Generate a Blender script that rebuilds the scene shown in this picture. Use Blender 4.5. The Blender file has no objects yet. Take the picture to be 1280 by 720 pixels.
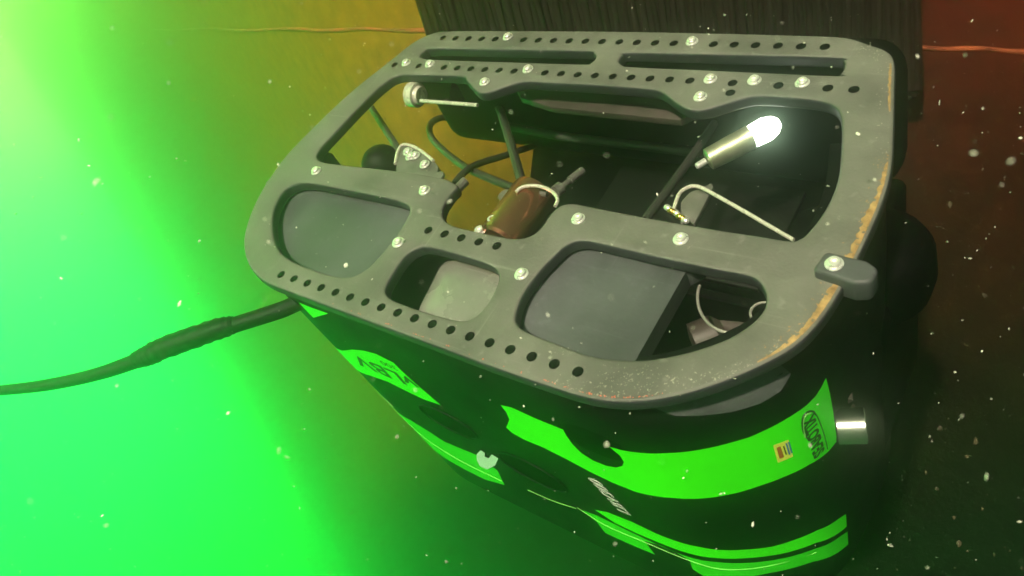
import bpy, bmesh, math, random
from mathutils import Vector, Matrix, noise
from mathutils.geometry import delaunay_2d_cdt
random.seed(7)
scene = bpy.context.scene
col = scene.collection

# ------------------------------------------------------------------ camera
F = 950.0                                   # focal length in photo pixels (1280 wide)
cam_d = bpy.data.cameras.new('camera')
cam_d.sensor_width = 36.0
cam_d.lens = F / 1280 * 36.0
cam_d.clip_start = 0.02
cam_d.clip_end = 200
cam_d.dof.use_dof = True; cam_d.dof.focus_distance = .72; cam_d.dof.aperture_fstop = 16
cam = bpy.data.objects.new('camera', cam_d)
cam.rotation_euler = (math.radians(90), 0, 0)
col.objects.link(cam)
scene.camera = cam

# ------------------------------------------------------------------ world: glowing open water
world = bpy.data.worlds.new('World')
scene.world = world
world.use_nodes = True
wn, wl = world.node_tree.nodes, world.node_tree.links
wn.clear()
w_out = wn.new('ShaderNodeOutputWorld')
w_bg = wn.new('ShaderNodeBackground')
w_tc = wn.new('ShaderNodeTexCoord')
w_dot = wn.new('ShaderNodeVectorMath'); w_dot.operation = 'DOT_PRODUCT'
w_dot.inputs[1].default_value = Vector((-0.70, 0.70, 0.12)).normalized()
w_map = wn.new('ShaderNodeMapRange')
w_map.inputs['From Min'].default_value = -1
w_ramp = wn.new('ShaderNodeValToRGB')
WORLD_STOPS = [(0.0, (.012, .020, .012)), (0.50, (.012, .030, .012)), (0.72, (.006, .06, .008)), (0.80, (.006, .12, .010)),
               (0.865, (.004, .34, .022)), (0.915, (.002, .80, .05)), (0.955, (.000, 1.10, .17)), (1.0, (.000, 1.15, .34))]
els = w_ramp.color_ramp.elements
while len(els) < len(WORLD_STOPS): els.new(0.5)
for e, (p, c) in zip(els, WORLD_STOPS):
    e.position = p; e.color = (*c, 1)
# sun glow high on the left
w_dot2 = wn.new('ShaderNodeVectorMath'); w_dot2.operation = 'DOT_PRODUCT'
w_dot2.inputs[1].default_value = Vector((-0.58, 0.70, 0.50)).normalized()
w_map2 = wn.new('ShaderNodeMapRange'); w_map2.interpolation_type = 'SMOOTHSTEP'
w_map2.inputs['From Min'].default_value = 0.90
w_map2.inputs['From Max'].default_value = 1.0
w_mix = wn.new('ShaderNodeMixRGB'); w_mix.inputs[2].default_value = (1.9, 2.1, .45, 1)
wl.new(w_tc.outputs['Generated'], w_dot.inputs[0]); wl.new(w_tc.outputs['Generated'], w_dot2.inputs[0])
wl.new(w_dot.outputs['Value'], w_map.inputs['Value']); wl.new(w_dot2.outputs['Value'], w_map2.inputs['Value'])
wl.new(w_map.outputs[0], w_ramp.inputs[0])
wl.new(w_ramp.outputs[0], w_mix.inputs[1]); wl.new(w_map2.outputs[0], w_mix.inputs[0])
wl.new(w_mix.outputs[0], w_bg.inputs[0]); wl.new(w_bg.outputs[0], w_out.inputs[0])
w_bg.inputs[1].default_value = 2.5

# ------------------------------------------------------------------ sun
SUN_FROM = Vector((-0.46, -0.80, 0.24)).normalized()
sd = bpy.data.lights.new('sun', 'SUN')
sd.energy = 5.0; sd.angle = math.radians(2.0); sd.color = (1.0, .83, .64)
sun = bpy.data.objects.new('sun', sd)
sun.rotation_euler = SUN_FROM.to_track_quat('Z', 'Y').to_euler()
col.objects.link(sun)

scene.view_settings.view_transform = 'Standard'
scene.view_settings.look = 'None'
scene.view_settings.gamma = 1.0
scene.view_settings.exposure = 0.95
scene.cycles.use_denoising = True
scene.cycles.max_bounces = 8
scene.cycles.volume_bounces = 5

# ------------------------------------------------------------------ pose of the vehicle (one unit = one hole pitch of the skid plate)
D = 0.0195
Q = [-0.57553, 0.5433, 0.40718, 3.23999, -10.51621, 37.45298, -2.54726, 15.1812, 10.85434, -10.95639]
RC = Matrix([[0.784334, -0.5018, 0.364716], [0.209217, 0.767462, 0.605995], [-0.583994, -0.398998, 0.706931]])                                     # local -> view axes (x right, y down, z away)
TC = Vector(Q[3:6])
RT = RC.transposed()
CL = -(RT @ TC)                                        # camera in vehicle coordinates
V2W = Matrix(((1, 0, 0), (0, 0, 1), (0, -1, 0)))
VEH = Matrix.Translation(V2W @ TC * D) @ (V2W @ RC).to_4x4()

def ray(x, y): return RT @ Vector(((x - 640) / F, (y - 360) / F, 1))
def at(x, y, w=0.0):                                   # sight line met with the level w of the vehicle (pitch units)
    d = ray(x, y); return CL + d * ((w - CL.z) / d.z)
def at2(x, y, w=0.0):
    p = at(x, y, w); return (p.x, p.y)

# ------------------------------------------------------------------ helpers
def tag(o, label=None, cat=None, group=None, kind=None):
    if label: o['label'] = label
    if cat: o['category'] = cat
    if group: o['group'] = group
    if kind: o['kind'] = kind
    return o
def link(name, me, m, parent=None):
    o = bpy.data.objects.new(name, me)
    if m and not me.materials: me.materials.append(m)
    if parent: o.parent = parent
    col.objects.link(o); return o
def mesh_of(bm, name, sharp=35, s=D):
    if s != 1: bmesh.ops.scale(bm, vec=(s, s, s), verts=bm.verts)
    bmesh.ops.recalc_face_normals(bm, faces=bm.faces)
    me = bpy.data.meshes.new(name); bm.to_mesh(me); bm.free()
    me.shade_smooth(); me.set_sharp_from_angle(angle=math.radians(sharp))
    return me
def part(name, bm, m, parent, sharp=35): return link(name, mesh_of(bm, name, sharp), m, parent)
def crom(pts, n=6, closed=True):
    pts = [Vector(p) for p in pts]; out = []; N = len(pts)
    for i in range(N if closed else N - 1):
        g = lambda k: pts[k % N] if closed else pts[min(max(k, 0), N - 1)]
        a, b, c, d = g(i - 1), g(i), g(i + 1), g(i + 2)
        for k in range(n):
            t = k / n
            out.append(0.5 * ((2 * b) + (c - a) * t + (2 * a - 5 * b + 4 * c - d) * t * t + (3 * b - a - 3 * c + d) * t ** 3))
    if not closed: out.append(pts[-1])
    return out
def chaikin(pts, it=2):
    pts = [Vector(p) for p in pts]
    for _ in range(it):
        out = []
        for i in range(len(pts)):
            a, b = pts[i], pts[(i + 1) % len(pts)]
            out += [a * .75 + b * .25, a * .25 + b * .75]
        pts = out
    return pts
def round_poly(pts, r, n=6):                            # corners rounded by radius r (number or list)
    out = []; N = len(pts)
    for i in range(N):
        p = Vector(pts[i]); a = Vector(pts[i - 1]) - p; b = Vector(pts[(i + 1) % N]) - p
        rr = r[i] if isinstance(r, (list, tuple)) else r
        if rr <= 0: out.append(p); continue
        ang = a.angle(b); L = min(rr / math.tan(ang / 2), a.length * .49, b.length * .49)
        s, e = p + a.normalized() * L, p + b.normalized() * L
        for k in range(n + 1):
            t = k / n; out.append(s * (1 - t) ** 2 + p * 2 * t * (1 - t) + e * t * t)
    return out
def tube(pts, r, seg=12, smooth=True, cap=True):
    """round bar along points; r a number or one radius per control point"""
    n = len(pts)
    rs = list(r) if isinstance(r, (list, tuple)) else [r] * n
    if smooth and n > 2:
        P = crom(pts, 6, False); R = []
        for i in range(n - 1):
            for k in range(6): R.append(rs[i] + (rs[i + 1] - rs[i]) * k / 6)
        R.append(rs[-1])
    else: P = [Vector(p) for p in pts]; R = rs
    bm = bmesh.new(); rings = []
    T0 = (P[1] - P[0]).normalized()
    up = Vector((0, 0, 1)) if abs(T0.z) < .9 else Vector((1, 0, 0))
    N = (up - T0 * up.dot(T0)).normalized()
    for i, p in enumerate(P):
        T = (P[min(i + 1, len(P) - 1)] - P[max(i - 1, 0)]).normalized()
        N = (N - T * N.dot(T)).normalized(); B = T.cross(N)
        rings.append([bm.verts.new(p + (N * math.cos(a) + B * math.sin(a)) * R[i]) for a in [2 * math.pi * k / seg for k in range(seg)]])
    for a, b in zip(rings, rings[1:]):
        for k in range(seg): bm.faces.new((a[k], a[(k + 1) % seg], b[(k + 1) % seg], b[k]))
    if cap: bm.faces.new(rings[0]); bm.faces.new(rings[-1])
    return bm
def lathe(prof, a, b, seg=24):
    """profile [(t, r)] turned about the line a->b, t in units along it"""
    a, b = Vector(a), Vector(b); T = (b - a).normalized()
    N = T.orthogonal().normalized(); B = T.cross(N)
    bm = bmesh.new(); rings = []
    for t, r in prof:
        rings.append([bm.verts.new(a + T * t + (N * math.cos(x) + B * math.sin(x)) * max(r, 1e-4)) for x in [2 * math.pi * k / seg for k in range(seg)]])
    for p, q in zip(rings, rings[1:]):
        for k in range(seg): bm.faces.new((p[k], p[(k + 1) % seg], q[(k + 1) % seg], q[k]))
    bm.faces.new(rings[0]); bm.faces.new(rings[-1])
    return bm
def prism(pts, z0, z1, bev=0.0, seg=2):
    bm = bmesh.new()
    lo = [bm.verts.new((p[0], p[1], z0)) for p in pts]; hi = [bm.verts.new((p[0], p[1], z1)) for p in pts]
    bm.faces.new(lo); bm.faces.new(hi)
    n = len(pts)
    for i in range(n): bm.faces.new((lo[i], lo[(i + 1) % n], hi[(i + 1) % n], hi[i]))
    bmesh.ops.recalc_face_normals(bm, faces=bm.faces)
    if bev:
        es = [e for e in bm.edges if abs(e.verts[0].co.z - e.verts[1].co.z) < 1e-6]
        bmesh.ops.bevel(bm, geom=es, offset=bev, segments=seg, affect='EDGES', profile=.5)
    return bm
def rbox(lo, hi, bev=.2, seg=3):
    bm = bmesh.new(); bmesh.ops.create_cube(bm, size=1)
    lo, hi = Vector(lo), Vector(hi)
    for v in bm.verts: v.co = Vector([(lo[k] + hi[k]) / 2 + v.co[k] * (hi[k] - lo[k]) for k in range(3)])
    if bev: bmesh.ops.bevel(bm, geom=bm.edges[:], offset=bev, segments=seg, affect='EDGES', profile=.5)
    return bm

# ------------------------------------------------------------------ materials
def mat(name, base, rough=.5, metal=0.0, var=.25, scale=40, bump=.0, bscale=200, spec=.5, tint=None, rvar=.15, coat=0, scratch=0):
    m = bpy.data.materials.new(name); m.use_nodes = True
    n, l = m.node_tree.nodes, m.node_tree.links
    b = n['Principled BSDF']
    b.inputs['Roughness'].default_value = rough; b.inputs['Metallic'].default_value = metal
    b.inputs['Specular IOR Level'].default_value = spec
    b.inputs['Coat Weight'].default_value = coat
    tc = n.new('ShaderNodeTexCoord')
    nz = n.new('ShaderNodeTexNoise'); nz.inputs['Scale'].default_value = scale; nz.inputs['Detail'].default_value = 6; nz.inputs['Roughness'].default_value = .62
    l.new(tc.outputs['Object'], nz.inputs['Vector'])
    mx = n.new('ShaderNodeMixRGB')
    t = tint or base
    mx.inputs[1].default_value = (*[c * (1 - var) for c in base], 1)
    mx.inputs[2].default_value = (*[min(1, c * (1 + var)) for c in t], 1)
    cr = n.new('ShaderNodeValToRGB'); cr.color_ramp.elements[0].position = .3; cr.color_ramp.elements[1].position = .7
    l.new(nz.outputs['Fac'], cr.inputs[0]); l.new(cr.outputs[0], mx.inputs[0]); l.new(mx.outputs[0], b.inputs['Base Color'])
    mr = n.new('ShaderNodeMapRange'); mr.inputs['To Min'].default_value = max(0.02, rough - rvar); mr.inputs['To Max'].default_value = min(1, rough + rvar)
    l.new(nz.outputs['Fac'], mr.inputs['Value']); l.new(mr.outputs[0], b.inputs['Roughness'])
    if scratch:                                        # fine worn lines and pale specks rubbed into the face
        last = mx.outputs[0]
        for sc_, rot, th in (((6, 260, 6), .5, .70), ((300, 8, 8), -.3, .72), ((90, 90, 90), 0, .69)):
            mp = n.new('ShaderNodeMapping'); mp.inputs['Scale'].default_value = sc_; mp.inputs['Rotation'].default_value = (0, 0, rot)
            ns = n.new('ShaderNodeTexNoise'); ns.inputs['Scale'].default_value = 1; ns.inputs['Detail'].default_value = 5
            l.new(tc.outputs['Object'], mp.inputs[0]); l.new(mp.outputs[0], ns.inputs['Vector'])
            rp = n.new('ShaderNodeMapRange'); rp.inputs['From Min'].default_value = th - .06; rp.inputs['From Max'].default_value = th + .05
            rp.inputs['To Max'].default_value = scratch
            l.new(ns.outputs['Fac'], rp.inputs['Value'])
            m3 = n.new('ShaderNodeMixRGB'); m3.inputs[2].default_value = (*[min(1, c * 2.3) for c in base], 1)
            l.new(rp.outputs[0], m3.inputs[0]); l.new(last, m3.inputs[1]); last = m3.outputs[0]
        l.new(last, b.inputs['Base Color'])
    if bump:
        n2 = n.new('ShaderNodeTexNoise'); n2.inputs['Scale'].default_value = bscale; n2.inputs['Detail'].default_value = 4
        l.new(tc.outputs['Object'], n2.inputs['Vector'])
        bp = n.new('ShaderNodeBump'); bp.inputs['Strength'].default_value = bump; bp.inputs['Distance'].default_value = .001
        l.new(n2.outputs['Fac'], bp.inputs['Height']); l.new(bp.outputs[0], b.inputs['Normal'])
    return m
M_PLATE = mat('plate_face', (.084, .087, .077), .58, var=.24, scale=12, bump=.35, bscale=420, tint=(.116, .117, .102), spec=.3, scratch=.7)
M_PLATE_SIDE_SHADE = mat('plate_side_shade', (.020, .021, .026), .5, var=.3, scale=30, spec=.3)  # darker copy of the plate plastic, shade of its sides put into the colour
M_DECK = mat('deck_plastic', (.058, .063, .066), .5, var=.42, scale=13, bump=.25, bscale=300, spec=.3, scratch=.45)
M_SHELL = mat('shell_black', (.0026, .0030, .0030), .46, var=.5, scale=18, bump=.12, spec=.06)
M_BLACK = mat('matt_black', (.0006, .0006, .0008), .6, var=.3, scale=20, spec=.05)
M_RUBBER = mat('black_rubber', (.003, .0033, .003), .6, spec=.15, var=.3, scale=60, bump=.3)
M_HOSE = mat('hose_grey', (.026, .026, .023), .5, var=.3, scale=60)
M_GREEN = mat('green_vinyl', (.045, .985, .005), .36, var=.06, scale=16, spec=.4)
M_GREEN2 = mat('green_vinyl_fine', (.03, .70, .012), .45, var=.05, scale=12, spec=.3)
M_STEEL = mat('bright_steel', (.80, .80, .77), .30, metal=.6, var=.12, scale=90)
M_CHROME = mat('polished_steel', (.46, .46, .42), .26, metal=1, var=.05, scale=50, rvar=.04)
M_WIRE = mat('pale_rod', (.66, .64, .55), .28, metal=.35, var=.15, scale=60)
M_COPPER = mat('bronze_body', (.46, .20, .125), .24, metal=.9, var=.12, scale=40, rvar=.03)
M_BRASS = mat('brass_fitting', (.55, .38, .10), .3, metal=.9, var=.3, scale=120)
M_GREYTAB = mat('grey_fitting', (.10, .10, .088), .45, var=.4, scale=50)
M_GREYTAB2 = mat('dull_steel', (.34, .34, .30), .35, metal=.5, var=.3, scale=60)
M_BROWN = mat('brown_plastic', (.040, .032, .027), .5, var=.4, scale=40)
M_INK = mat('black_ink', (.012, .035, .012), .5, var=.1, scale=30)
M_WHITE = mat('white_ink', (.78, .80, .76), .5, var=.08, scale=80)
M_LIME = mat('lime_print', (.20, .60, .12), .5, var=.05, scale=60)
M_BLUE = mat('blue_print', (.03, .14, .42), .5, var=.05, scale=60)
M_REDPR = mat('red_print', (.38, .08, .03), .5, var=.05, scale=60)
M_YELLOW = mat('yellow_print', (.72, .80, .10), .5, var=.05, scale=60)
M_CLIP = mat('pale_clip', (.62, .82, .72), .4, var=.08, scale=60)
M_WEAR = mat('worn_yellow', (.25, .125, .034), .6, var=.5, scale=120, tint=(.30, .20, .08))
M_SCUFF = mat('pale_scuff', (.27, .27, .22), .6, var=.3, scale=160)
M_REDEDGE = mat('red_scrape', (.62, .12, .06), .6, var=.4, scale=160)
M_SNOW = mat('drifting_particle', (.72, .74, .62), .6, var=.2, scale=30)
M_GLARE = bpy.data.materials.new('tube_glare'); M_GLARE.use_nodes = True  # white glare on the tube end, put in as emission
_b = M_GLARE.node_tree.nodes['Principled BSDF']
_b.inputs['Base Color'].default_value = (.9, .95, .9, 1); _b.inputs['Emission Color'].default_value = (.92, 1, .82, 1); _b.inputs['Emission Strength'].default_value = 4.5

def hull_material():
    m = bpy.data.materials.new('hull_paint'); m.use_nodes = True
    n, l = m.node_tree.nodes, m.node_tree.links
    b = n['Principled BSDF']; b.inputs['Roughness'].default_value = .68; b.inputs['Specular IOR Level'].default_value = .09
    tc = n.new('ShaderNodeTexCoord')
    def nz(scale, det=6, stretch=None):
        t = n.new('ShaderNodeTexNoise'); t.inputs['Scale'].default_value = scale; t.inputs['Detail'].default_value = det; t.inputs['Roughness'].default_value = .65
        if stretch:
            mp = n.new('ShaderNodeMapping'); mp.inputs['Scale'].default_value = stretch
            l.new(tc.outputs['Object'], mp.inputs[0]); l.new(mp.outputs[0], t.inputs['Vector'])
        else: l.new(tc.outputs['Object'], t.inputs['Vector'])
        return t
    sx = n.new('ShaderNodeSeparateXYZ'); l.new(tc.outputs['Object'], sx.inputs[0])
    big, fine = nz(2.2), nz(26, 8)
    # red antifouling above, brown below, dark green lower still (limits broken up by noise)
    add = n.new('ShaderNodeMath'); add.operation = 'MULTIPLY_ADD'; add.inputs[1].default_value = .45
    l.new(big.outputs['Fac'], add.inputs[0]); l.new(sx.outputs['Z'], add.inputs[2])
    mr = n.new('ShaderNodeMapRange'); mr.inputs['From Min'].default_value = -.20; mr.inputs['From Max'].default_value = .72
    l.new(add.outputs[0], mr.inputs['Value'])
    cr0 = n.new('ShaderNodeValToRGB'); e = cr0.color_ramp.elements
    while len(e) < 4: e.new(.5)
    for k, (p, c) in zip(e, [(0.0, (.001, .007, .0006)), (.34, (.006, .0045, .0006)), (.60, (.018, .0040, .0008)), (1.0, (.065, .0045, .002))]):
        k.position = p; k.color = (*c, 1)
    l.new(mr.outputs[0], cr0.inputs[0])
    # pale yellow towards the left: the hull's light falloff painted in, ragged limit
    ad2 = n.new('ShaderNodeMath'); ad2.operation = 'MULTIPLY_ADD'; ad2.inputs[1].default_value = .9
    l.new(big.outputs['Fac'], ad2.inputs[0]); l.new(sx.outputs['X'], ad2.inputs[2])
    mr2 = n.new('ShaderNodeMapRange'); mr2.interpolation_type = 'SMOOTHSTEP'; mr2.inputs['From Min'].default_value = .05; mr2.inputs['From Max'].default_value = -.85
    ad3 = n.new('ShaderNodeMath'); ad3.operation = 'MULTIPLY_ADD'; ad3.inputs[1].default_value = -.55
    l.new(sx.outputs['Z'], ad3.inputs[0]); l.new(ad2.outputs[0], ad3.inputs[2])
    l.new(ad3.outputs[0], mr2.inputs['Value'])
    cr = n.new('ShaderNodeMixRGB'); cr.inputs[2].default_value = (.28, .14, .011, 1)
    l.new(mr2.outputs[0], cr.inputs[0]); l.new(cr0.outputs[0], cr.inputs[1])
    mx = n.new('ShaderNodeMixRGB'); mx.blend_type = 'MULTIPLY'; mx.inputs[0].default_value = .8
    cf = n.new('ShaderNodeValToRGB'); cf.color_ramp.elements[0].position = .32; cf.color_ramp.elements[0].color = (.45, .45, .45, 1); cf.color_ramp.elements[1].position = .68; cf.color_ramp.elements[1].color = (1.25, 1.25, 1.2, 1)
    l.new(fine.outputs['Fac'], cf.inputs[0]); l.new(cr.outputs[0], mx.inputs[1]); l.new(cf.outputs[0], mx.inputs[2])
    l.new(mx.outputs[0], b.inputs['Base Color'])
    bp = n.new('ShaderNodeBump'); bp.inputs['Strength'].default_value = .5; bp.inputs['Distance'].default_value = .006
    l.new(fine.outputs['Fac'], bp.inputs['Height']); l.new(bp.outputs[0], b.inputs['Normal'])
    return m
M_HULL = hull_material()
M_SEAM = mat('rusty_weld', (.16, .022, .008), .7, var=.5, scale=16, tint=(.34, .07, .02))
M_PAD = mat('dark_pad_rubber', (.0075, .0036, .0028), .8, spec=.08, var=.45, scale=30, bump=.5, bscale=120)

# ------------------------------------------------------------------ ship hull behind the vehicle (plan curve swept up)
AX = Vector((.545, 0, -.8385)); PE = Vector((.8385, 0, .545))      # axis of the hull's bilge curve and its cross direction
HULL_POLAR = [(50, 2.0), (40, 1.60), (30, 1.40), (20, 1.31), (10, 1.36), (3, 1.50), (-3, 1.80), (-7, 2.46), (-10.3, 3.6), (-13.0, 5.3), (-15.6, 7.6), (-18.2, 10.2), (-20.8, 13.4)]
hprof = crom([(r * math.sin(math.radians(t)), r * math.cos(math.radians(t)), 0) for t, r in HULL_POLAR], 10, False)   # (cross, depth)
hull_root = bpy.data.objects.new('ship_hull', None); hull_root.location = (.75, 1.34, 0); col.objects.link(hull_root)
tag(hull_root, 'red brown painted ship hull curving away behind the vehicle', 'ship hull')
bm = bmesh.new(); rows = []
for i in range(100):
    fr_ = -.97 + 1.57 * i / 99; r = []
    for p in hprof:
        al = fr_ * max(2.0, p.y * .76)
        q = PE * p.x + Vector((0, p.y + .004 * noise.noise(Vector((p.x * 3, al * 3, 0))), 0)) + AX * al
        r.append(bm.verts.new(q - hull_root.location))
    rows.append(r)
for a, b in zip(rows, rows[1:]):
    for k in range(len(a) - 1): bm.faces.new((a[k], a[k + 1], b[k + 1], b[k]))
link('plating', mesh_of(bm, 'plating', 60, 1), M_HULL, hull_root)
def hull_hit(px, py):
    """point of the hull met by a sight line (world)"""
    d = Vector(((px - 640) / F, 1, -(py - 360) / F))
    best = None
    for a, b in zip(hprof, hprof[1:]):
        e = b - a; den = d.dot(PE) * e.y - d.y * e.x
        if abs(den) < 1e-9: continue
        k = (a.x * e.y - a.y * e.x) / den
        t = (a.x * d.y - a.y * d.dot(PE)) / den
        if -1e-6 <= t <= 1.000001 and k > 0 and (best is None or k < best): best = k
    return d * best if best else None
pts = []
for k in range(44):
    x = 190 + 1120 * k / 43
    p = hull_hit(x, 37 + 27 * max(0, (x - 500) / 780) + 1.2 * math.sin(k * 1.7))
    if p: pts.append(p - hull_root.location)
bm = tube(pts, [.0034 + .0022 * random.random() for _ in pts], 6)
link('weld_seam', mesh_of(bm, 'weld_seam', 60, 1), M_SEAM, hull_root)

bm = bmesh.new()
for k in range(600):
    px, py = random.uniform(150, 1290), random.uniform(0, 720)
    p = hull_hit(px, py)
    if not p: continue
    r = random.choice((.0009, .0014, .002, .0035)) * random.uniform(.6, 1.3)
    ret = bmesh.ops.create_icosphere(bm, subdivisions=1, radius=r)
    for v in ret['verts']:
        c = v.co * random.uniform(.6, 1.4); c.y *= .5; c.z *= random.choice((1, 1, 1.6)); v.co = p + c - hull_root.location
gr = link('growth', mesh_of(bm, 'growth', 40, 1), mat('hull_growth', (.04, .03, .015), .7, var=.6, scale=12, tint=(.08, .06, .03)), hull_root); gr['kind'] = 'stuff'

# dark ribbed pad standing against the hull above the vehicle
pad = bpy.data.objects.new('rubber_pad', None); col.objects.link(pad)
tag(pad, 'dark ribbed rubber pad behind the top edge of the vehicle', 'fender pad')
pa, pb = Vector((-.128, 1.28)), Vector((.665, 1.20))
YP = 1.13
pad.location = (.26, YP, .40)
def yc(px, py, Y): return Vector(((px - 640) / F * Y, Y, -(py - 360) / F * Y))
c0, c1, c2, c3 = yc(538, 62, YP), yc(1153, 120, YP), yc(1152, -130, YP), yc(478, -130, YP)
def padpt(u, v, y=0): return (c0 * (1 - u) * (1 - v) + c1 * u * (1 - v) + c2 * u * v + c3 * (1 - u) * v) + Vector((0, y, 0)) - pad.location
bm = bmesh.new()
fr = [bm.verts.new(padpt(u, v, 0)) for u, v in ((0, 0), (1, 0), (1, 1), (0, 1))]
bk = [bm.verts.new(padpt(u, v, .06)) for u, v in ((0, 0), (1, 0), (1, 1), (0, 1))]
bm.faces.new(fr); bm.faces.new(bk)
for k in range(4): bm.faces.new((fr[k], fr[(k + 1) % 4], bk[(k + 1) % 4], bk[k]))
bmesh.ops.bevel(bm, geom=bm.edges[:], offset=.006, segments=2, affect='EDGES')
link('pad_body', mesh_of(bm, 'pad_body', 40, 1), M_PAD, pad)
NR = 52
for k in range(NR):
    u = (k + .5) / NR; j = .004 * random.random()
    ptsr = [padpt(u + .0030 * math.sin(v * 7 + k * 2.1) * random.random(), v, .001 - j * random.uniform(.3, 1.6)) for v in (random.uniform(.0, .05), .25, .4, .55, .7, .85, .98)]
    link('rib', mesh_of(tube(ptsr, .0042 + .0016 * random.random(), 6), 'rib', 60, 1), M_PAD, pad)

# ------------------------------------------------------------------ the vehicle
rov = bpy.data.objects.new('underwater_vehicle', None)
col.objects.link(rov); rov.matrix_world = VEH
tag(rov, 'black and green underwater vehicle upside down with its slotted grey skid plate facing out', 'underwater robot')

TH = .62                                               # plate thickness
def px2(l, w=0): return [at2(x, y, w) for x, y in l]
OUT = [(560, 38), (640, 37.5), (760, 38), (880, 40), (1000, 43), (1056, 45.5), (1086, 54), (1110, 63), (1119, 78), (1119, 110), (1118, 160), (1115, 212), (1102, 258), (1078, 312), (1052, 362), (1027, 400), (998, 430), (960, 453), (905, 477), (850, 494), (800, 502), (762, 502), (728, 496), (690, 484.5), (610, 457), (527, 426), (440, 394), (365, 366), (330, 352), (312, 334), (304, 310), (306, 287), (317, 256), (335, 224), (366, 184), (433, 119), (490, 73), (514, 54), (535, 43)]
outline = [(p.x, p.y) for p in crom([(*q, 0) for q in px2(OUT)], 5)]
WIN = {
 'slot_a': [(545, 60.5), (640, 62), (730, 63.5), (741, 66), (744, 71), (738, 77.5), (725, 79), (640, 76.5), (545, 73.5), (530, 72), (525, 69.5), (531, 63)],
 'slot_b': [(790, 66), (900, 68), (1040, 71.5), (1053, 75), (1055, 82), (1050, 91), (1038, 93), (900, 87), (793, 82.5), (778, 80), (774, 75), (779, 68)],
 'upper': [(499, 94), (520, 93.5), (574, 95), (583, 101), (592, 111), (600, 116), (612, 115), (632, 108), (655, 102), (690, 103.5), (750, 106.5), (806, 111), (826, 115), (844, 128), (856, 135), (868, 138), (884, 136.5), (905, 130), (932, 122), (950, 120), (990, 122), (1024, 126), (1042, 132), (1050, 143), (1052, 165), (1050, 205), (1044, 233), (1030, 263), (1010, 289), (1000, 297), (988, 299.5), (950, 294), (880, 283), (800, 269), (738, 257), (716, 253), (700, 256), (688, 266), (676, 283), (664, 293), (648, 297), (628, 295), (590, 287), (566, 281), (554, 272), (554, 258), (564, 242), (572, 233), (566, 227), (550, 221), (500, 213), (440, 206.5), (405, 202), (396, 196), (400, 186), (416, 168), (460, 122), (484, 101)],
 'left': [(385, 229), (420, 235), (480, 247), (502, 253), (511, 260), (507, 274), (490, 300), (466, 328), (452, 339), (437, 345), (418, 344), (385, 334), (358, 321), (346, 307), (341, 287), (342, 264), (352, 242), (366, 231)],
 'centre': [(520, 311), (536, 309), (575, 319), (608, 330), (620, 338), (622, 350), (612, 373), (599, 390), (587, 398), (570, 399), (535, 390), (500, 378), (485, 370), (482, 360), (490, 344), (505, 322)],
 'right': [(728, 301), (760, 307), (820, 321), (890, 336), (928, 343), (946, 350), (956, 366), (955, 384), (940, 402), (911, 421), (870, 436), (826, 446), (790, 449), (740, 444), (698, 429), (662, 415), (648, 406), (645, 394), (654, 368), (674, 340), (693, 320), (709, 306)],
}
u1, vb1 = Q[9], Q[6]
holes = [(u1 + i, vb1) for i in range(23) if i not in (5, 16)]
holes += [(-13 + i, 0) for i in range(27) if i not in (1, 3, 10, 20, 22, 24)]
holes += [(-8.5 + i, Q[7]) for i in range(18)] + [(-2 + i, Q[8]) for i in range(5)] + [at2(913, 116)]
cu = bpy.data.curves.new('skid_plate', 'CURVE'); cu.dimensions = '2D'; cu.fill_mode = 'BOTH'
cu.extrude = TH / 2 * D; cu.bevel_depth = .16 * D; cu.bevel_resolution = 3; cu.offset = -.16 * D
def add_sp(pts):
    s = cu.splines.new('POLY'); s.points.add(len(pts) - 1); s.use_cyclic_u = True
    for p, q in zip(s.points, pts): p.co = (q[0] * D, q[1] * D, 0, 1)
add_sp(outline)
for k, l in WIN.items():
    add_sp([(p.x, p.y) for p in crom([(*q, 0) for q in px2(l)], 4)])
cu.extrude = (TH / 2 - .16) * D
tmp = bpy.data.objects.new('tmp_curve', cu); col.objects.link(tmp)
dg = bpy.context.evaluated_depsgraph_get()
me = bpy.data.meshes.new_from_object(tmp.evaluated_get(dg))
bpy.data.objects.remove(tmp)
bm = bmesh.new(); bm.from_mesh(me)
bmesh.ops.translate(bm, verts=bm.verts, vec=(0, 0, TH / 2 * D))
bmesh.ops.remove_doubles(bm, verts=bm.verts, dist=1e-6)
bm.to_mesh(me); bm.free(); me.name = 'skid_plate'
me.materials.clear(); me.shade_smooth(); me.set_sharp_from_angle(angle=math.radians(28))
plate = link('skid_plate', me, M_PLATE, rov)
me.materials.append(M_PLATE_SIDE_SHADE)
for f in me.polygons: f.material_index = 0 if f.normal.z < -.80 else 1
# drilled holes: flat black discs on the plate face, dark depth put into the colour
def hole_disc_mesh():
    bm = bmesh.new(); seg = 14
    prof = [(.215, -.004), (.200, -.010), (.185, -.004), (.0, -.004)]
    rings = [[bm.verts.new((r * math.cos(2 * math.pi * k / seg), r * math.sin(2 * math.pi * k / seg), z)) for k in range(seg)] for r, z in prof[:3]]
    for a, b in zip(rings, rings[1:]):
        for k in range(seg): bm.faces.new((a[k], a[(k + 1) % seg], b[(k + 1) % seg], b[k]))
    bm.faces.new(rings[-1]); return mesh_of(bm, 'drilled_hole_shade')
HOLES = holes
CM = hole_disc_mesh(); CM.materials.append(M_BLACK)
for u, v in holes:
    o = link('drilled_hole_shade', CM, None, plate); o.location = (u * D, v * D, 0)
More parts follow.
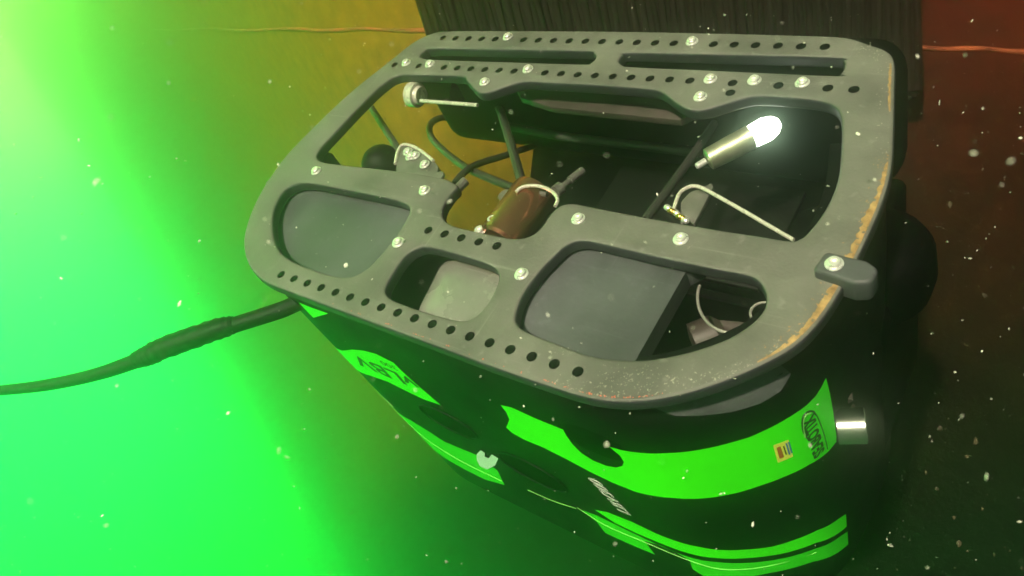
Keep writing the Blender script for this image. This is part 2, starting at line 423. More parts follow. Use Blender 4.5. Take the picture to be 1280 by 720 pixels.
# cap screws
def bolt_mesh():
    seg = 18; bm = bmesh.new()
    prof = [(.30, .0), (.30, -.035), (.275, -.045), (.215, -.05), (.215, -.16), (.19, -.185), (.125, -.19), (.105, -.10)]
    rings = []
    for i, (r, z) in enumerate(prof):
        ring = []
        for k in range(seg):
            a = 2 * math.pi * k / seg
            rr = r
            if i >= 6: rr = r * (.86 / math.cos(((a + math.pi / 6) % (math.pi / 3)) - math.pi / 6))
            ring.append(bm.verts.new((rr * math.cos(a), rr * math.sin(a), z)))
        rings.append(ring)
    for a, b in zip(rings, rings[1:]):
        for k in range(seg): bm.faces.new((a[k], a[(k + 1) % seg], b[(k + 1) % seg], b[k]))
    bm.faces.new(rings[-1]); bm.faces.new(rings[0])
    return mesh_of(bm, 'bolt')
BM = bolt_mesh(); BM.materials.append(M_STEEL)
for x, y in [(635, 46.5), (865, 52.5), (508, 79), (537.5, 80.5), (660, 87), (888, 99.5), (943, 101), (1003, 104), (606, 103), (875.5, 121.5), (395.5, 214), (531, 238.5), (723, 274), (851, 299), (498, 303.5), (652, 343)]:
    o = link('bolt', BM, None, plate); p = at2(x, y); o.location = (p[0] * D, p[1] * D, -.002 * D); o.rotation_euler.z = random.random() * 6

# worn paint chips along the right edge and pale scuffs (thin flakes standing on the plate face)
def flakes(spots, name, m):
    bm = bmesh.new()
    for (u, v, r) in spots:
        n = random.randint(4, 6); a0 = random.random() * 6; st = random.uniform(1, 2.4); th = random.random() * 3.14
        top = []
        for k in range(n):
            a = a0 + 2 * math.pi * k / n; rr = r * random.uniform(.5, 1.2)
            x, y = rr * math.cos(a) * st, rr * math.sin(a)
            top.append((u + x * math.cos(th) - y * math.sin(th), v + x * math.sin(th) + y * math.cos(th)))
        bm.faces.new([bm.verts.new((x, y, -.008)) for x, y in top][::-1])
    o = part(name, bm, m, plate); o['kind'] = 'stuff'; return o
edge_r = [Vector(p) for p in outline]
def edge_spots(pred, n, spread, rmin, rmax, power=1.6):
    out = []; idx = [i for i, p in enumerate(edge_r) if pred(p)]
    while len(out) < n:
        i = random.choice(idx); p = edge_r[i].lerp(edge_r[(i + 1) % len(edge_r)], random.random())
        tg = (edge_r[(i + 1) % len(edge_r)] - edge_r[i]).normalized(); nin = Vector((-tg.y, tg.x))
        if nin.dot(Vector((0, 6)) - p) < 0: nin = -nin
        d = .17 + spread * random.random() ** power
        if noise.noise(Vector((p.x * 1.3, p.y * 1.3, 3))) < -.28 and random.random() < .7: continue
        q = p + nin * d; out.append((q.x, q.y, random.uniform(rmin, rmax)))
    return out
def worn_ribbon(i0, i1, wid):
    """ragged band of bared plastic following the rim of the plate"""
    P = [edge_r[i] for i in range(i0, i1)]; fine = resample2(P, .045); rows = []; n = len(fine)
    bm = bmesh.new()
    for i, p in enumerate(fine):
        tg = (fine[min(i + 1, n - 1)] - fine[max(i - 1, 0)]).normalized(); nn = Vector((-tg.y, tg.x))
        if nn.dot(Vector((0, 6)) - p) < 0: nn = -nn
        f = math.sin(math.pi * i / (n - 1)) ** .5
        r = noise.noise(Vector((i * .05, 1, 0))) * .5 + .6 * noise.noise(Vector((i * .16, 5, 0))) + .12 * random.random()
        wv = max(.02, wid * f * (.75 + 1.0 * r))
        o1 = max(0, .02 + .05 * noise.noise(Vector((i * .2, 9, 0))))
        row = []
        for d, z in ((.035 + o1, .075), (.09 + o1 * .5, .022), (.165, -.004), (.17 + wv * .5, -.007), (.17 + wv, -.006)):
            q = p + nn * d; row.append(bm.verts.new((q.x, q.y, z)))
        rows.append(row)
    for i, (a, b) in enumerate(zip(rows, rows[1:])):
        for k in range(4):
            if noise.noise(Vector((i * .22, k * .9, 2))) < -.42 or random.random() < .02: continue
            bm.faces.new((a[k], a[k + 1], b[k + 1], b[k]))
    o = part('worn_edge', bm, M_WEAR, plate); o['kind'] = 'stuff'
def resample2(pts, h):
    out = []
    for a, b in zip(pts, pts[1:]):
        c = max(1, int((b - a).length / h)); out += [a.lerp(b, k / c) for k in range(c)]
    return out + [pts[-1]]
ii = [i for i, p in enumerate(edge_r) if p.x > 13.2 and 3.3 < p.y < 13.2]
worn_ribbon(min(ii), max(ii) + 1, .27)
ii = [i for i, p in enumerate(edge_r) if p.x > 14 and -2.6 < p.y < 1.5]
worn_ribbon(min(ii), max(ii) + 1, .10)
flakes(edge_spots(lambda p: p.x > 13 and 2.5 < p.y < 13, 260, .55, .008, .028, 2.2), 'worn_chip', M_WEAR)
flakes(edge_spots(lambda p: p.x > 8 and p.y > 12, 130, .5, .01, .035, 1.4) + edge_spots(lambda p: p.x > 13 and p.y < 3, 70, .5, .01, .03, 1.4), 'worn_chip', M_SCUFF)
sc = []
for _ in range(150):
    p = at2(random.gauss(790, 34), random.gauss(472, 8)); sc.append((p[0], p[1], random.uniform(.006, .024)))
for cx, cy, n in ((700, 440, 20), (860, 305, 12), (610, 300, 14), (420, 240, 10), (640, 60, 12), (1085, 62, 30), (900, 470, 25)):
    for _ in range(n):
        p = at2(random.gauss(cx, 9), random.gauss(cy, 3)); sc.append((p[0], p[1], random.uniform(.008, .03)))
flakes(sc, 'scuff_mark', M_SCUFF)
reds = [s for s in edge_spots(lambda p: -4 < p.x < 12 and p.y > 15, 70, .03, .012, .035) ]
flakes(reds, 'scuff_mark', M_REDEDGE)

# grey lug clipped over the right edge
la, lb = at(1043, 333, -.3), at(1072, 341, -.3)
ldir = (lb - la); ldir.z = 0; ldir.normalize(); lper = Vector((-ldir.y, ldir.x, 0))
lug = [la - ldir * .48 - lper * .44, lb + ldir * .1 - lper * .50, lb + ldir * .55 - lper * .3, lb + ldir * .55 + lper * .3, lb + ldir * .1 + lper * .50, la - ldir * .55 + lper * .44]
bm = prism(round_poly([(p.x, p.y) for p in lug], [.2, .3, .3, .3, .3, .2]), -.42, .60, .14, 4)
lugo = part('edge_lug', bm, M_DECK, rov)
o = link('bolt', BM, None, lugo); o.location = (la.x * D, la.y * D, -.425 * D)

# ------------------------------------------------------------------ green banded float shell
INS = .35
def inset(pts, d):
    out = []; n = len(pts)
    for i in range(n):
        a, b, c = Vector(pts[i - 1]), Vector(pts[i]), Vector(pts[(i + 1) % n])
        t = (c - a).normalized(); nn = Vector((-t.y, t.x))
        if nn.dot(Vector((0, 6)) - b) < 0: nn = -nn
        out.append(b + nn * d)
    return out
ins = inset(outline, INS)
# run of the outline from the left end round the near long side to the right end
near = [p for p in ins if p.y > 4.6]
near.sort(key=lambda p: math.atan2(p.x, -(p.y - 4.6) - 1e-6) )
start = min(range(len(ins)), key=lambda i: (ins[i] - Vector((-15.2, 6.5))).length if ins[i].x < 0 else 99)
seq = []; n = len(ins)
step = 1 if ins[(start + 4) % n].y > ins[start].y else -1
i = start
while True:
    seq.append(ins[i % n]); i += step
    if ins[i % n].x > 10 and ins[i % n].y < 1.5: break
    if len(seq) > n: break
# even spacing
def resample(pts, h):
    out = [pts[0]]; acc = 0
    for a, b in zip(pts, pts[1:]):
        L = (b - a).length; t = h - acc
        while t <= L: out.append(a.lerp(b, t / L)); t += h
        acc = (acc + L) % h if L + acc >= h else acc + L
    return out
seq = resample(seq, .3)
for _ in range(2): seq = [seq[0]] + [(seq[i - 1] + seq[i] * 2 + seq[i + 1]) / 4 for i in range(1, len(seq) - 1)] + [seq[-1]]
S = [0.0]
for a, b in zip(seq, seq[1:]): S.append(S[-1] + (b - a).length)
NORM = []
for i in range(len(seq)):
    t = (seq[min(i + 1, len(seq) - 1)] - seq[max(i - 1, 0)]).normalized(); nn = Vector((t.y, -t.x))
    if nn.dot(seq[i] - Vector((0, 6))) < 0: nn = -nn
    NORM.append(nn)
WEND = 22.5
def sh_inset(s, w):
    """how far the shell stands in from its outline"""
    u = 0.0
    x = shell_u(s)
    k = min(1, max(0, (x - 7.5) / 3.0)) if x > 0 else 0
    if w < 3.2: u += (1.35 * k + .12) * (1 - math.sqrt(max(0, 1 - ((3.2 - w) / 2.3) ** 2)) if w > .9 else 1)
    return u
def shell_u(s):
    i = min(len(S) - 2, max(0, int(s / .3)))
    while i < len(S) - 2 and S[i + 1] < s: i += 1
    while i > 0 and S[i] > s: i -= 1
    t = (s - S[i]) / (S[i + 1] - S[i]); return seq[i].x + (seq[i + 1].x - seq[i].x) * t
def shell_pt(s, w, off=0.0):
    i = min(len(S) - 2, max(0, int(s / .3)))
    while i < len(S) - 2 and S[i + 1] < s: i += 1
    while i > 0 and S[i] > s: i -= 1
    t = (s - S[i]) / (S[i + 1] - S[i])
    p = seq[i].lerp(seq[i + 1], t); nn = NORM[i].lerp(NORM[i + 1], t).normalized()
    q = p + nn * (off - sh_inset(s, w)); return Vector((q.x, q.y, w))
def shell_sw(px, py):
    """where a sight line meets the shell outline: (run along it, level)"""
    d = ray(px, py); best = None
    for i in range(len(seq) - 1):
        a, e = seq[i], seq[i + 1] - seq[i]
        den = d.x * e.y - d.y * e.x
        if abs(den) < 1e-9: continue
        ac = a - Vector((CL.x, CL.y))
        k = (ac.x * e.y - ac.y * e.x) / den
        s = (ac.x * d.y - ac.y * d.x) / den
        if -1e-4 <= s <= 1.0001 and k > 0 and NORM[i].dot(Vector((d.x, d.y))) < 0:
            if best is None or k < best[0]: best = (k, S[i] + s * e.length, CL.z + k * d.z)
    if best is None:                                    # grazes past: nearest point of the silhouette
        bd = 1e9
        for i in range(len(seq)):
            for w in [x * .25 for x in range(2, 90)]:
                q = RC @ Vector((seq[i].x, seq[i].y, w)) + TC
                dd = (640 + F * q.x / q.z - px) ** 2 + (360 + F * q.y / q.z - py) ** 2
                if dd < bd: bd = dd; best = (0, S[i], w)
    return best[1], best[2]
# solid wall with a flat foot
bm = bmesh.new(); ws = [.75, .95, 1.1, 1.3, 1.6, 2, 2.5, 3.2, 5, 8, 11, 14, 17.5, 18.5, 19.5, 20.5, 21.5, WEND]
rows = [[bm.verts.new(shell_pt(s, w)) for s in S] for w in ws]
inn = [[bm.verts.new(Vector((*(seq[i] - NORM[i] * (.75 if -11 < seq[i].x < 7.5 else 1.9)), w))) for i in range(len(seq))] for w in (WEND, .75)]
rings = rows + inn
for a, b in zip(rings, rings[1:] + rings[:1]):
    for k in range(len(S) - 1): bm.faces.new((a[k], a[k + 1], b[k + 1], b[k]))
for k in (0, -1): bm.faces.new([r[k] for r in rings])
shell = part('float_shell', bm, M_SHELL, rov, 50)
# floor of the shell closes it on the far side
fl = [p - n_ * 2.0 for p, n_ in zip(seq, NORM)]
fl = [p for p in fl if p.y > 5.5]
part('shell_floor', prism([(p.x, p.y) for p in fl], 21.4, 22.0), M_BLACK, rov)

def decal(name, poly_px, m, parent, off=.018, h=.5, sw=None):
    """vinyl cut to an outline, laid over the curved shell"""
    P = sw if sw else [shell_sw(*p) for p in poly_px]
    n = len(P); verts = [Vector(p) for p in P]; edges = [(i, (i + 1) % n) for i in range(n)]
    # denser rim
    V2 = []
    for i in range(n):
        a, b = verts[i], verts[(i + 1) % n]; c = max(1, int((b - a).length / .3))
        V2 += [a.lerp(b, k / c) for k in range(c)]
    E2 = [(i, (i + 1) % len(V2)) for i in range(len(V2))]
    s0, s1 = min(v.x for v in V2), max(v.x for v in V2); w0, w1 = min(v.y for v in V2), max(v.y for v in V2)
    G = []; s = s0 + h / 2
    while s < s1:
        w = w0 + h / 2
        while w < w1: G.append(Vector((s + .01 * random.random(), w))); w += h
        s += h
    r = delaunay_2d_cdt(V2 + G, E2, [], 1, 1e-5)
    bm = bmesh.new(); vs = [bm.verts.new(shell_pt(v.x, v.y, off)) for v in r[0]]
    for f in r[2]:
        try: bm.faces.new([vs[k] for k in f])
        except ValueError: pass
    bmesh.ops.remove_doubles(bm, verts=bm.verts, dist=1e-5)
    o = part(name, bm, m, parent, 60)
    return o
band1 = decal('green_band', [(626, 506), (640, 509), (668, 522), (704, 536.5), (708, 544), (716, 555), (727, 566), (741, 575), (757, 581.5), (770, 584), (778, 582), (780, 577), (775, 569), (762, 558), (776, 562), (800, 565.5), (830, 566), (873, 562), (905, 555), (935, 546.5), (965, 533), (991, 518), (1008, 506), (1019, 495), (1026, 484), (1032, 472),
    (1037, 492), (1041, 515), (1045, 545), (1045, 552), (1036, 563), (1010, 581), (985, 593.5), (952, 606), (925, 614.5), (893, 621), (868, 623), (842, 622), (818, 619.5), (795, 614.5), (766, 603), (737, 589), (708, 573.5), (678, 558.5), (655, 549), (640, 540.5), (633, 534), (637, 524), (633, 515)], M_GREEN, shell)
decal('green_band', [(414, 438), (428, 438), (440, 436.5), (455, 438), (470, 442), (482, 448), (492, 453), (501, 462), (514, 474), (530, 488), (551, 506), (530, 499), (507, 488), (485, 477), (462, 469), (441, 463), (428, 452)], M_GREEN, shell)
decal('green_band', [(373, 378), (390, 385), (410, 392), (392, 397)], M_GREEN, shell)
# lower striped bands
decal('stripe_band', [(744, 637), (760, 640), (790, 652), (819, 666), (845, 676), (873, 683), (900, 687), (932, 686.5), (965, 683), (991, 675), (1022, 662), (1048, 648), (1057, 642), (1058, 658), (1020, 678), (985, 690), (935, 697), (895, 697), (860, 691), (834, 682), (800, 668), (770, 654)], M_GREEN, shell)
decal('stripe_band', [(728, 637), (746, 644), (775, 658), (806, 673), (835, 686), (862, 696), (895, 702), (935, 703), (985, 696), (1020, 685), (1050, 670), (1059, 664), (1060, 680), (1015, 702), (960, 716), (905, 722), (880, 720), (866, 711), (862, 700), (845, 690), (825, 681), (806, 676), (812, 684), (819, 693), (795, 683), (757, 666), (746, 652)], M_GREEN2, shell)
decal('stripe_band', [(489, 512), (500, 517), (515, 526), (536, 539), (556, 552), (580, 562), (600, 570), (622, 588), (631, 606), (606, 599), (580, 586), (556, 572), (530, 556), (508, 536)], M_GREEN2, shell)
# pale pinstripes between the bands
for l in ([(722, 634), (757, 656), (806, 677), (862, 700), (905, 711), (960, 707), (1020, 690)], [(462, 480), (478, 500), (495, 519), (530, 546), (575, 575), (628, 601)], [(455, 472), (475, 492), (492, 508)], [(660, 612), (690, 625), (720, 635)]):
    pts = [shell_pt(*shell_sw(*p), .03) for p in l]
    part('pinstripe', tube(pts, .02, 6), M_LIME, shell)
decal('shoulder_sheen', [(818, 521), (850, 514), (900, 500), (950, 481), (984, 464), (992, 470), (976, 490), (950, 505), (915, 516), (880, 522), (845, 525)], M_DECK, shell)  # grey strip paints the light caught on the shell's shoulder
# round thruster ports: flat black discs, recess shade painted on the long side
for (x, y, a, b_) in ((742, 553, 1.7, 1.15), (560, 527, 2.0, 1.3), (665, 590, 2.2, 1.5), (846, 690, 1.4, .75)):
    s, w = shell_sw(x, y)
    decal('thruster_port_shade', None, M_BLACK, shell, .008, .6, sw=[(s + a * math.cos(t), w + b_ * math.sin(t)) for t in [2 * math.pi * k / 28 for k in range(28)]])
    if x in (560, 665): part('port_rim', tube([shell_pt(s + a * math.cos(t), w + b_ * math.sin(t), .01) for t in [2 * math.pi * k / 36 for k in range(37)]], .07, 6, False, False), M_SHELL, shell)
# pale clip
cl = [(597, 566), (602, 561), (607, 564), (607, 569), (612, 571), (616, 566), (624, 571), (620, 580), (610, 585), (601, 581), (597, 573)]
P = [shell_sw(*p) for p in cl]
decal('pale_clip', cl, M_CLIP, shell, .10)
# lettering
def lettering(name, txt, s0, w0, ds, dw, size, m, parent, shear=0, outline_=0, off=.03, sx=1.0, bold=0):
    """flat print: x of the letters runs along ds, their height along dw (vectors in run/level)"""
    cv = bpy.data.curves.new(name, 'FONT'); cv.body = txt; cv.size = size; cv.shear = shear; cv.align_x = 'CENTER'; cv.align_y = 'CENTER'
    if outline_: cv.fill_mode = 'NONE'; cv.bevel_depth = outline_
    cv.resolution_u = 3; cv.offset = bold
    t = bpy.data.objects.new('tmp_text', cv); col.objects.link(t)
    me = bpy.data.meshes.new_from_object(t.evaluated_get(bpy.context.evaluated_depsgraph_get()))
    bpy.data.objects.remove(t)
    ds, dw = Vector(ds), Vector(dw)
    bm = bmesh.new(); bm.from_mesh(me)
    for v in bm.verts:
        q = Vector((s0, w0)) + ds * v.co.x * sx + dw * v.co.y
        v.co = shell_pt(q.x, q.y, off + v.co.z * .5)
    bmesh.ops.remove_doubles(bm, verts=bm.verts, dist=1e-4)
    part(name, bm, m, parent, 60)
s, w = shell_sw(481, 463.5); lettering('model_lettering', 'vLBV', s, w, (-1, 0), (0, 1), 1.75, M_INK, shell, sx=1.3, bold=.03)
s, w = shell_sw(486, 456); lettering('model_lettering', '300', s, w, (-1, 0), (0, 1), .62, M_INK, shell, sx=1.35)
sa, wa = shell_sw(740, 596); sb, wb = shell_sw(786, 645)
dd = Vector((sa - sb, wa - wb)); L = dd.length; dd.normalize()
lettering('model_lettering', 'LBV300', (sa + sb) / 2, (wa + wb) / 2, dd, (-dd.y * -1, dd.x * -1), 1.0, M_WHITE, shell, shear=.2, outline_=.013, sx=L / 3.6)
sa, wa = shell_sw(1025, 568); sb, wb = shell_sw(1010, 521)
dd = Vector((sb - sa, wb - wa)); L = dd.length; dd.normalize()
pr = Vector((-dd.y, dd.x))
if (shell_sw(1000, 545)[0] - shell_sw(1020, 545)[0]) * pr.x < 0: pr = -pr
TXH = .8
lettering('maker_lettering', 'SEABOTIX', (sa + sb) / 2, (wa + wb) / 2, dd, pr, TXH, M_INK, shell, sx=L / (4.75 * TXH), bold=.03)
def print_line(name, pts_px, r, m):
    part(name, tube([shell_pt(*shell_sw(*p), .02) for p in pts_px], r, 6), m, shell)
print_line('maker_emblem', [(1009, 548), (1004, 540), (1002, 529), (1004, 519), (1010, 514), (1016, 514), (1019, 518)], .035, M_INK)
print_line('maker_emblem', [(1006, 546), (1003.5, 535), (1003.8, 525), (1007, 518), (1013, 516)], .04, M_LIME)
print_line('maker_emblem', [(1020, 518), (1026, 532), (1031, 548), (1034, 561)], .02, M_INK)
lab = decal('sticker', [(966, 556), (985, 549), (991, 570), (972, 578)], M_YELLOW, shell, .026)
for q, m_ in (([(970, 559), (975, 557), (979.5, 570.5), (974, 572.5)], M_REDPR), ([(978, 557), (979.5, 556.5), (983, 567), (981.5, 567.8)], M_INK), ([(981, 553.5), (983, 553), (987.5, 567), (985.5, 567.8)], M_BLUE), ([(984.2, 552), (986, 551.5), (990, 565), (988.2, 565.8)], M_BLUE)):
    decal('sticker_bar', q, m_, shell, .034)

# ------------------------------------------------------------------ decks seen through the lower windows
dl = px2([(335, 225), (400, 222), (515, 250), (520, 262), (500, 300), (470, 350), (440, 365), (380, 352), (330, 330), (322, 270)], .8)
part('deck_panel', prism(round_poly(dl, .3), .72, 1.5, 0), M_DECK, rov, 20)
dc = px2([(545, 318), (570, 312), (655, 340), (660, 405), (622, 432), (560, 416), (506, 396)], .9)
dp = round_poly(dc, 1.1, 8); cg = Vector((sum(p[0] for p in dp) / len(dp), sum(p[1] for p in dp) / len(dp)))
dome = bmesh.new(); rg = []
for k in range(9):
    t = math.pi / 2 * k / 8
    rg.append([dome.verts.new((*(cg + (Vector(p[:2]) - cg) * max(.01, math.cos(t) ** .5)), 1.9 - 1.15 * math.sin(t) ** .9)) for p in dp])
for p_, q_ in zip(rg, rg[1:]):
    for k in range(len(dp)): dome.faces.new((p_[k], p_[(k + 1) % len(dp)], q_[(k + 1) % len(dp)], q_[k]))
dome.faces.new(rg[0]); dome.faces.new(rg[-1])
part('centre_dome', dome, mat('dome_plastic', (.165, .165, .148), .27, var=.2, scale=18, bump=.1, scratch=.2, spec=.8, rvar=.06), rov, 70)
dr = px2([(690, 300), (740, 300), (880, 330), (858, 341), (795, 452), (780, 470), (690, 450), (630, 415), (636, 380)], .8)
part('deck_panel', prism(round_poly(dr, [.3, .3, .05, .05, .05, .3, .3, .3, .3]), .72, 1.6, 0), M_DECK, rov, 20)
part('dark_backing', rbox((-13.8, 9.5, 1.7), (13.6, 9.9, 21), .06, 1), M_BLACK, rov)  # black sheet added to keep the gap beside the dome dark
# ring and brown fittings down in the right hand well
def arc_px(cx, cy, rx, ry, a0, a1, w, n=12): return [at(cx + rx * math.cos(math.radians(a0 + (a1 - a0) * k / n)), cy + ry * math.sin(math.radians(a0 + (a1 - a0) * k / n)), w) for k in range(n + 1)]
part('ring_clamp', tube(arc_px(915, 372, 43, 44, 80, 200, 1.5), .06, 10), M_GREYTAB2, rov)
part('ring_clamp', tube(arc_px(956, 392, 18, 14, 160, 320, 1.5), .05, 10), M_GREYTAB2, rov)
a, b = at(865, 430, 3.5), at(890, 420, 3.5)
part('brown_fitting', lathe([(0, .3), (.1, .8), (1.0, .8), (1.3, .5)], a, b), M_BROWN, rov)
a, b = at(892, 404, 3.6), at(935, 412, 3.2)
part('brown_fitting', lathe([(0, .2), (.1, .42), (2.0, .42), (2.2, .3)], a, b), M_BROWN, rov)

# ------------------------------------------------------------------ upper works seen through the large window
# far float along the top
bm = rbox((-14.6, -5.2, .8), (13.9, -1.75, 8.3), 1.5, 6)
part('rear_float', bm, M_BLACK, rov)
# dark electronics housing across the middle
hp2 = round_poly([(-9.5, -4.5), (13.8, -4.5), (13.8, 9.5), (-5.0, 9.5), (-5.2, 4.0)], .5)
part('electronics_housing', prism(hp2, 9.2, 15.5, .4), M_BLACK, rov)
# right hand end closing block and round black bulge standing for the shadow beside it
part('end_block', rbox((11.0, -1.2, 8.3), (15.3, 7.5, 20), .5, 3), M_BLACK, rov)
dc_ = at(1094, 312, 7.5)
part('shadow_bulge', lathe([(0, .8), (.1, 1.6), (.4, 2.1), (1.0, 2.4), (2.4, 2.5), (3.6, 2.3), (4.2, 1.8), (4.5, .3)], (dc_.x, dc_.y, 6.6), (dc_.x, dc_.y, 10), 32), M_BLACK, rov)
part('housing_lid', rbox((-1.5, -2.5, 8.9), (9.5, 4.2, 9.25), .12, 2), M_RUBBER, rov)
# shelf panel under the upper bar
part('shelf_panel', prism(px2([(640, 100), (690, 98), (860, 108), (872, 140), (850, 150), (690, 134), (650, 122)], 1.6), 1.6, 2.0, .05), M_BROWN, rov)
# lamp and rod at the top left
a, b = at(513, 118, 1.2), at(530, 122, 1.3)
cap = lathe([(0, .55), (.08, .72), (.62, .72), (.66, .55), (.9, .5)], a, a + (at(600, 127, 1.4) - a), 24)
part('lamp_cap', cap, M_WIRE, rov)
part('support_rod', tube([at(526, 126, 1.1), at(597, 131.5, 1.1)], .11, 10, False), M_WIRE, rov)
part('lamp_barrel', lathe([(0, .6), (.2, .8), (3.4, .8), (3.6, .55)], at(524, 112, 3.4), at(600, 118, 3.4), 24), M_BLACK, rov)
# hoses
part('hose', tube([at(572, 150, 7.5), at(553, 147, 6.9), at(539, 154, 6.2), at(538, 169, 5.5), at(552, 186, 5), at(580, 208, 4.4), at(612, 223, 3.6), at(650, 238, 3.0)], .22, 10), M_HOSE, rov)
part('hose', tube([at(566, 232, 2.6), at(582, 214, 3.4), at(600, 204, 4.4), at(626, 196, 5.4), at(650, 188, 6.4), at(668, 182, 7.6)], .20, 10), M_HOSE, rov)
part('hose', tube([at(622, 130, 4.7), at(628, 146, 4.2), at(637, 175, 3.8), at(646, 205, 3.4), at(655, 240, 3)], .26, 10), M_HOSE, rov)
part('hose', tube([at(893, 154, 4.1), at(884, 168, 3.6), at(862, 200, 3.2), at(836, 236, 2.6), at(806, 276, 2.0)], .21, 10), M_HOSE, rov)
part('cross_tube', tube([at(636, 158, 5.6), at(700, 170, 5.6), at(790, 181, 5.6), at(876, 191, 5.6)], .26, 12), M_HOSE, rov)
part('strut', tube([at(463, 133, 2.4), at(500, 190, 2.4)], .22, 10, False), M_HOSE, rov)
part('strut', tube([at(582, 226, 1.6), at(560, 248, 1.6)], .24, 10, False), M_GREYTAB, rov)
# left camera pod
c = at(478, 206, 2.8)
part('pod_ball', lathe([(1.2 * (1 - math.cos(math.pi * k / 10)), 1.2 * math.sin(math.pi * k / 10)) for k in range(11)], c - Vector((1.2, 0, 0)), c + Vector((1, 0, 0)), 20), M_RUBBER, rov)
brk = [(494, 222), (496, 196), (500, 183), (507, 180), (520, 185), (538, 196), (548, 208), (545, 226)]
part('pod_bracket', prism(px2(brk, 1.9), 1.9, 2.3, .06), M_GREYTAB, rov)
part('bracket_rim', tube([at(*p, 1.85) for p in [(494, 205), (497, 190), (502, 182), (510, 181), (524, 187), (542, 201)]], .09, 8), M_WIRE, rov)
for (x, y) in ((510, 190), (513, 196), (531, 206), (519, 195)):
    p = at(x, y, 1.85); o = link('bolt', BM, None, rov); o.location = p * D; o.rotation_euler.z = random.random() * 6
for (x, y, r) in ((548, 219, .30), (631, 243, .36)):
    p = at(x, y, 1.3); part('washer', lathe([(0, r * .9), (.04, r), (.16, r), (.2, r * .9)], (p.x, p.y, p.z), (p.x, p.y, p.z + 1), 18), M_GREYTAB, rov)
# bronze lamp in the middle notch with its bright clamp
a, b = at(670, 240, 1.9), at(625, 302, 1.9)
ax = (b - a).normalized(); Lb = (b - a).length
lamp = part('bronze_lamp', lathe([(0, .95), (.05, 1.08), (.2, 1.12), (Lb, 1.12), (Lb + .15, 1.0)], a, b, 32), M_COPPER, rov)
part('clamp_ring', tube([at(*p, .72) for p in [(645, 240), (651, 235), (660, 232.5), (672, 232.5), (684, 236), (693, 242), (697, 250), (694, 258)]], .085, 8), M_WIRE, rov)
part('clamp_block', tube([at(668, 240, 1.3), at(684, 243, 1.3)], .14, 8, False), M_GREYTAB, rov)
part('clamp_screw', lathe([(0, .28), (.1, .3), (.4, .3), (.41, .14), (1.0, .14), (1.01, .2), (1.9, .2), (1.95, .12)], at(694, 240, 1.6), at(722, 218, 1.9), 14), M_GREYTAB, rov)
bo = link('bolt', BM, None, lamp); bo.location = at(616, 276, 1.0) * D
bo = link('bolt', BM, None, lamp); bo.location = at(600, 289, 1.2) * D
# right hand bent rod with its brass fitting
part('bent_rod', tube([at(*p, 1.5) for p in [(842, 262), (845, 252), (850, 241), (858, 235), (868, 232.5), (880, 236), (900, 247), (930, 264), (960, 281.5), (992, 300)]], .082, 10), M_WIRE, rov)
part('rod_bracket', prism(px2([(851, 252), (862, 240), (878, 234), (889, 228), (892, 233), (868, 279), (850, 278)], 1.75), 1.75, 2.05, .04), M_GREYTAB, rov)
for k in range(7):
    p, q = at(832 + k * 3.6, 258 + 2.6 * k + random.uniform(-2, 2), 1.5), at(838 + k * 3.4, 262 + 2.4 * k, 1.4)
    part('brass_fitting', lathe([(0, .07), (.05, .13), (.3, .13), (.36, .07)], p, q, 10), M_BRASS if k % 3 else M_STEEL, rov)
# bright tube lamp at the right, its glare a glowing end shape
a, b = at(884, 200, 2.3), at(972, 154, 2.1)
L2 = (b - a).length
tubl = part('tube_lamp', lathe([(0, .36), (.06, .50), (L2 * .30, .54), (L2 * .50, .54), (L2 * .58, .56), (L2 * .62, .57), (L2 * .63, .45)], a, b, 32), mat('lamp_barrel_metal', (.60, .63, .44), .34, metal=.85, var=.15, scale=60), rov)
axd = (b - a).normalized()
fa = a + axd * L2 * .56
part('tube_glare', lathe([(0, .42), (L2 * .10, .52), (L2 * .28, .55), (L2 * .40, .42), (L2 * .46, .22), (L2 * .47, .08)], fa, fa + axd, 28), M_GLARE, tubl)
tail = at(884, 200, 2.3)
part('tail_screw', lathe([(0, .1), (.05, .16), (.5, .16)], tail - axd * .5 + Vector((0, .1, 0)), tail, 10), M_STEEL, tubl)
# polished stub tube at the right end
a, b = at(1046.5, 533, 8.0), at(1083, 532, 8.0)
L3 = (b - a).length
part('chrome_stub', lathe([(0, .72), (L3 - .05, .72), (L3, .66), (L3, .52), (L3 - .3, .48)], a, b, 28), M_CHROME, rov)
for (x, y, w) in ((1056, 483, 8), (1060, 505, 9), (1055, 460, 8)):
    p = at(x, y, w); part('end_fitting', lathe([(0, .15), (.05, .28), (.6, .28), (.7, .12)], p, p + Vector((.3, .8, .2)), 10), M_BROWN, rov)

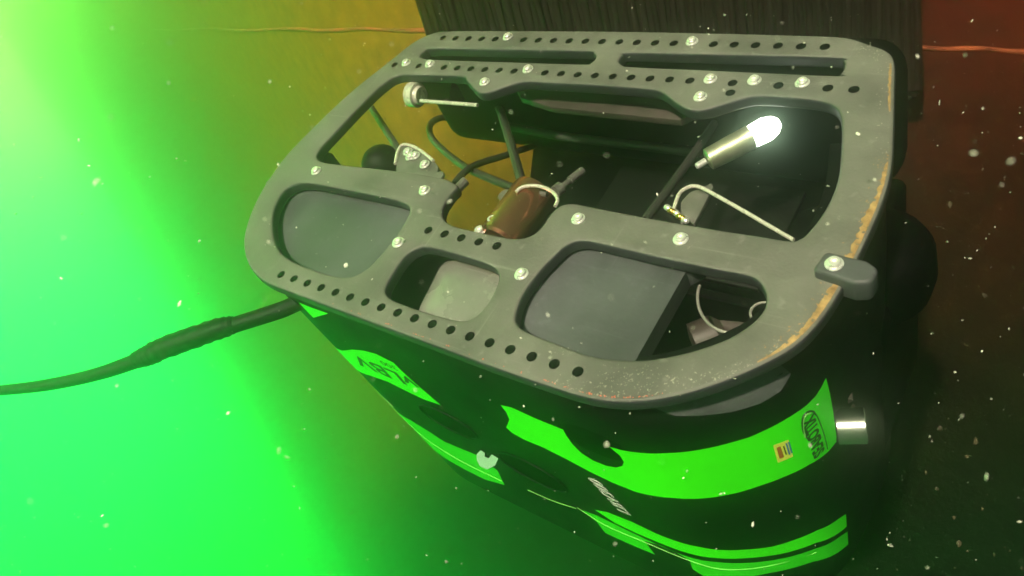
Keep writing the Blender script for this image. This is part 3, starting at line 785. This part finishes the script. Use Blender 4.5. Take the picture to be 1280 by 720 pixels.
# ------------------------------------------------------------------ tether
def W(x, y, Y): return Vector(((x - 640) / F * Y, Y, -(y - 360) / F * Y))
tp = [W(-60, 492, .80), W(0, 488, .79), (W(60, 481, .78)), W(120, 468, .77), W(170, 451, .765), W(230, 426, .755), W(300, 404, .75), W(350, 388, .75), W(385, 376, .755), W(440, 380, .79)]
teth = bpy.data.objects.new('tether_cable', None); col.objects.link(teth); teth.location = tp[2]
tag(teth, 'black tether cable curving left from the vehicle through the green water', 'cable')
o = link('cable_core', mesh_of(tube([p - tp[2] for p in tp], [.0056, .0053, .0061, .0066, .0078, .0085, .0080, .0083, .008, .008], 14), 'cable_core', 60, 1), M_RUBBER, teth)
slp = crom([W(170, 450.5, .765), W(184, 445, .762), W(205, 435, .758), W(245, 420.5, .754), W(280, 409, .751), W(294, 405, .75)], 8, False)
bm = tube([p - tp[2] for p in slp], [.0080 + .0030 * math.sin(math.pi * k / (len(slp) - 1)) ** .8 + .0009 * noise.noise(Vector((k * .45, 3, 1))) + (.0006 if k % 3 == 0 else 0) for k in range(len(slp))], 16, False)
for v in bm.verts: v.co += Vector((0, 0, 1)) * .0007 * noise.noise(v.co * 60)
link('cable_sleeve', mesh_of(bm, 'cable_sleeve', 60, 1), M_RUBBER, teth)

# ------------------------------------------------------------------ drifting particles
bm = bmesh.new()
for k in range(1300):
    Y = random.uniform(.13, 1.3); x = random.uniform(-.75, .75) * Y; z = random.uniform(-.44, .44) * Y
    big = random.random() < .10
    r = random.choice((.35, .5, .8, 1, 1.3)) * random.uniform(.00020, .0008) * (Y + .25) * (2.0 if big else 1)
    n0 = len(bm.verts)
    ret = bmesh.ops.create_icosphere(bm, subdivisions=1, radius=r)
    rot = Matrix.Rotation(random.random() * 6, 3, Vector((random.random(), random.random(), random.random() + .1)).normalized())
    stx = random.uniform(.8, 2.6)
    for v in ret['verts']:
        c = v.co * random.uniform(.6, 1.3); c.x *= stx; c.z *= .6
        v.co = rot @ c + Vector((x, Y, z))
snow = link('drifting_particles', mesh_of(bm, 'drifting_particles', 30, 1), M_SNOW)
tag(snow, 'pale specks of debris drifting in the green water around the vehicle', 'particles', kind='stuff')

# ------------------------------------------------------------------ haze of the water
bm = bmesh.new(); bmesh.ops.create_cube(bm, size=1)
lo, hi = Vector((-10.6, -.5, -8.8)), Vector((3.6, 13.2, 5.9))
for v in bm.verts: v.co = Vector([(lo[k] + hi[k]) / 2 + v.co[k] * (hi[k] - lo[k]) for k in range(3)])
mh = bpy.data.materials.new('water_haze'); mh.use_nodes = True
nn = mh.node_tree.nodes; nn.clear()
ho = nn.new('ShaderNodeOutputMaterial'); pv = nn.new('ShaderNodeVolumePrincipled')
pv.inputs['Color'].default_value = (.70, .93, .76, 1); pv.inputs['Density'].default_value = .345; pv.inputs['Anisotropy'].default_value = .96
mh.node_tree.links.new(pv.outputs[0], ho.inputs['Volume'])
hz = link('haze', mesh_of(bm, 'haze', 30, 1), mh)
tag(hz, 'green tinted haze of the water filling the whole view', 'haze', kind='stuff')
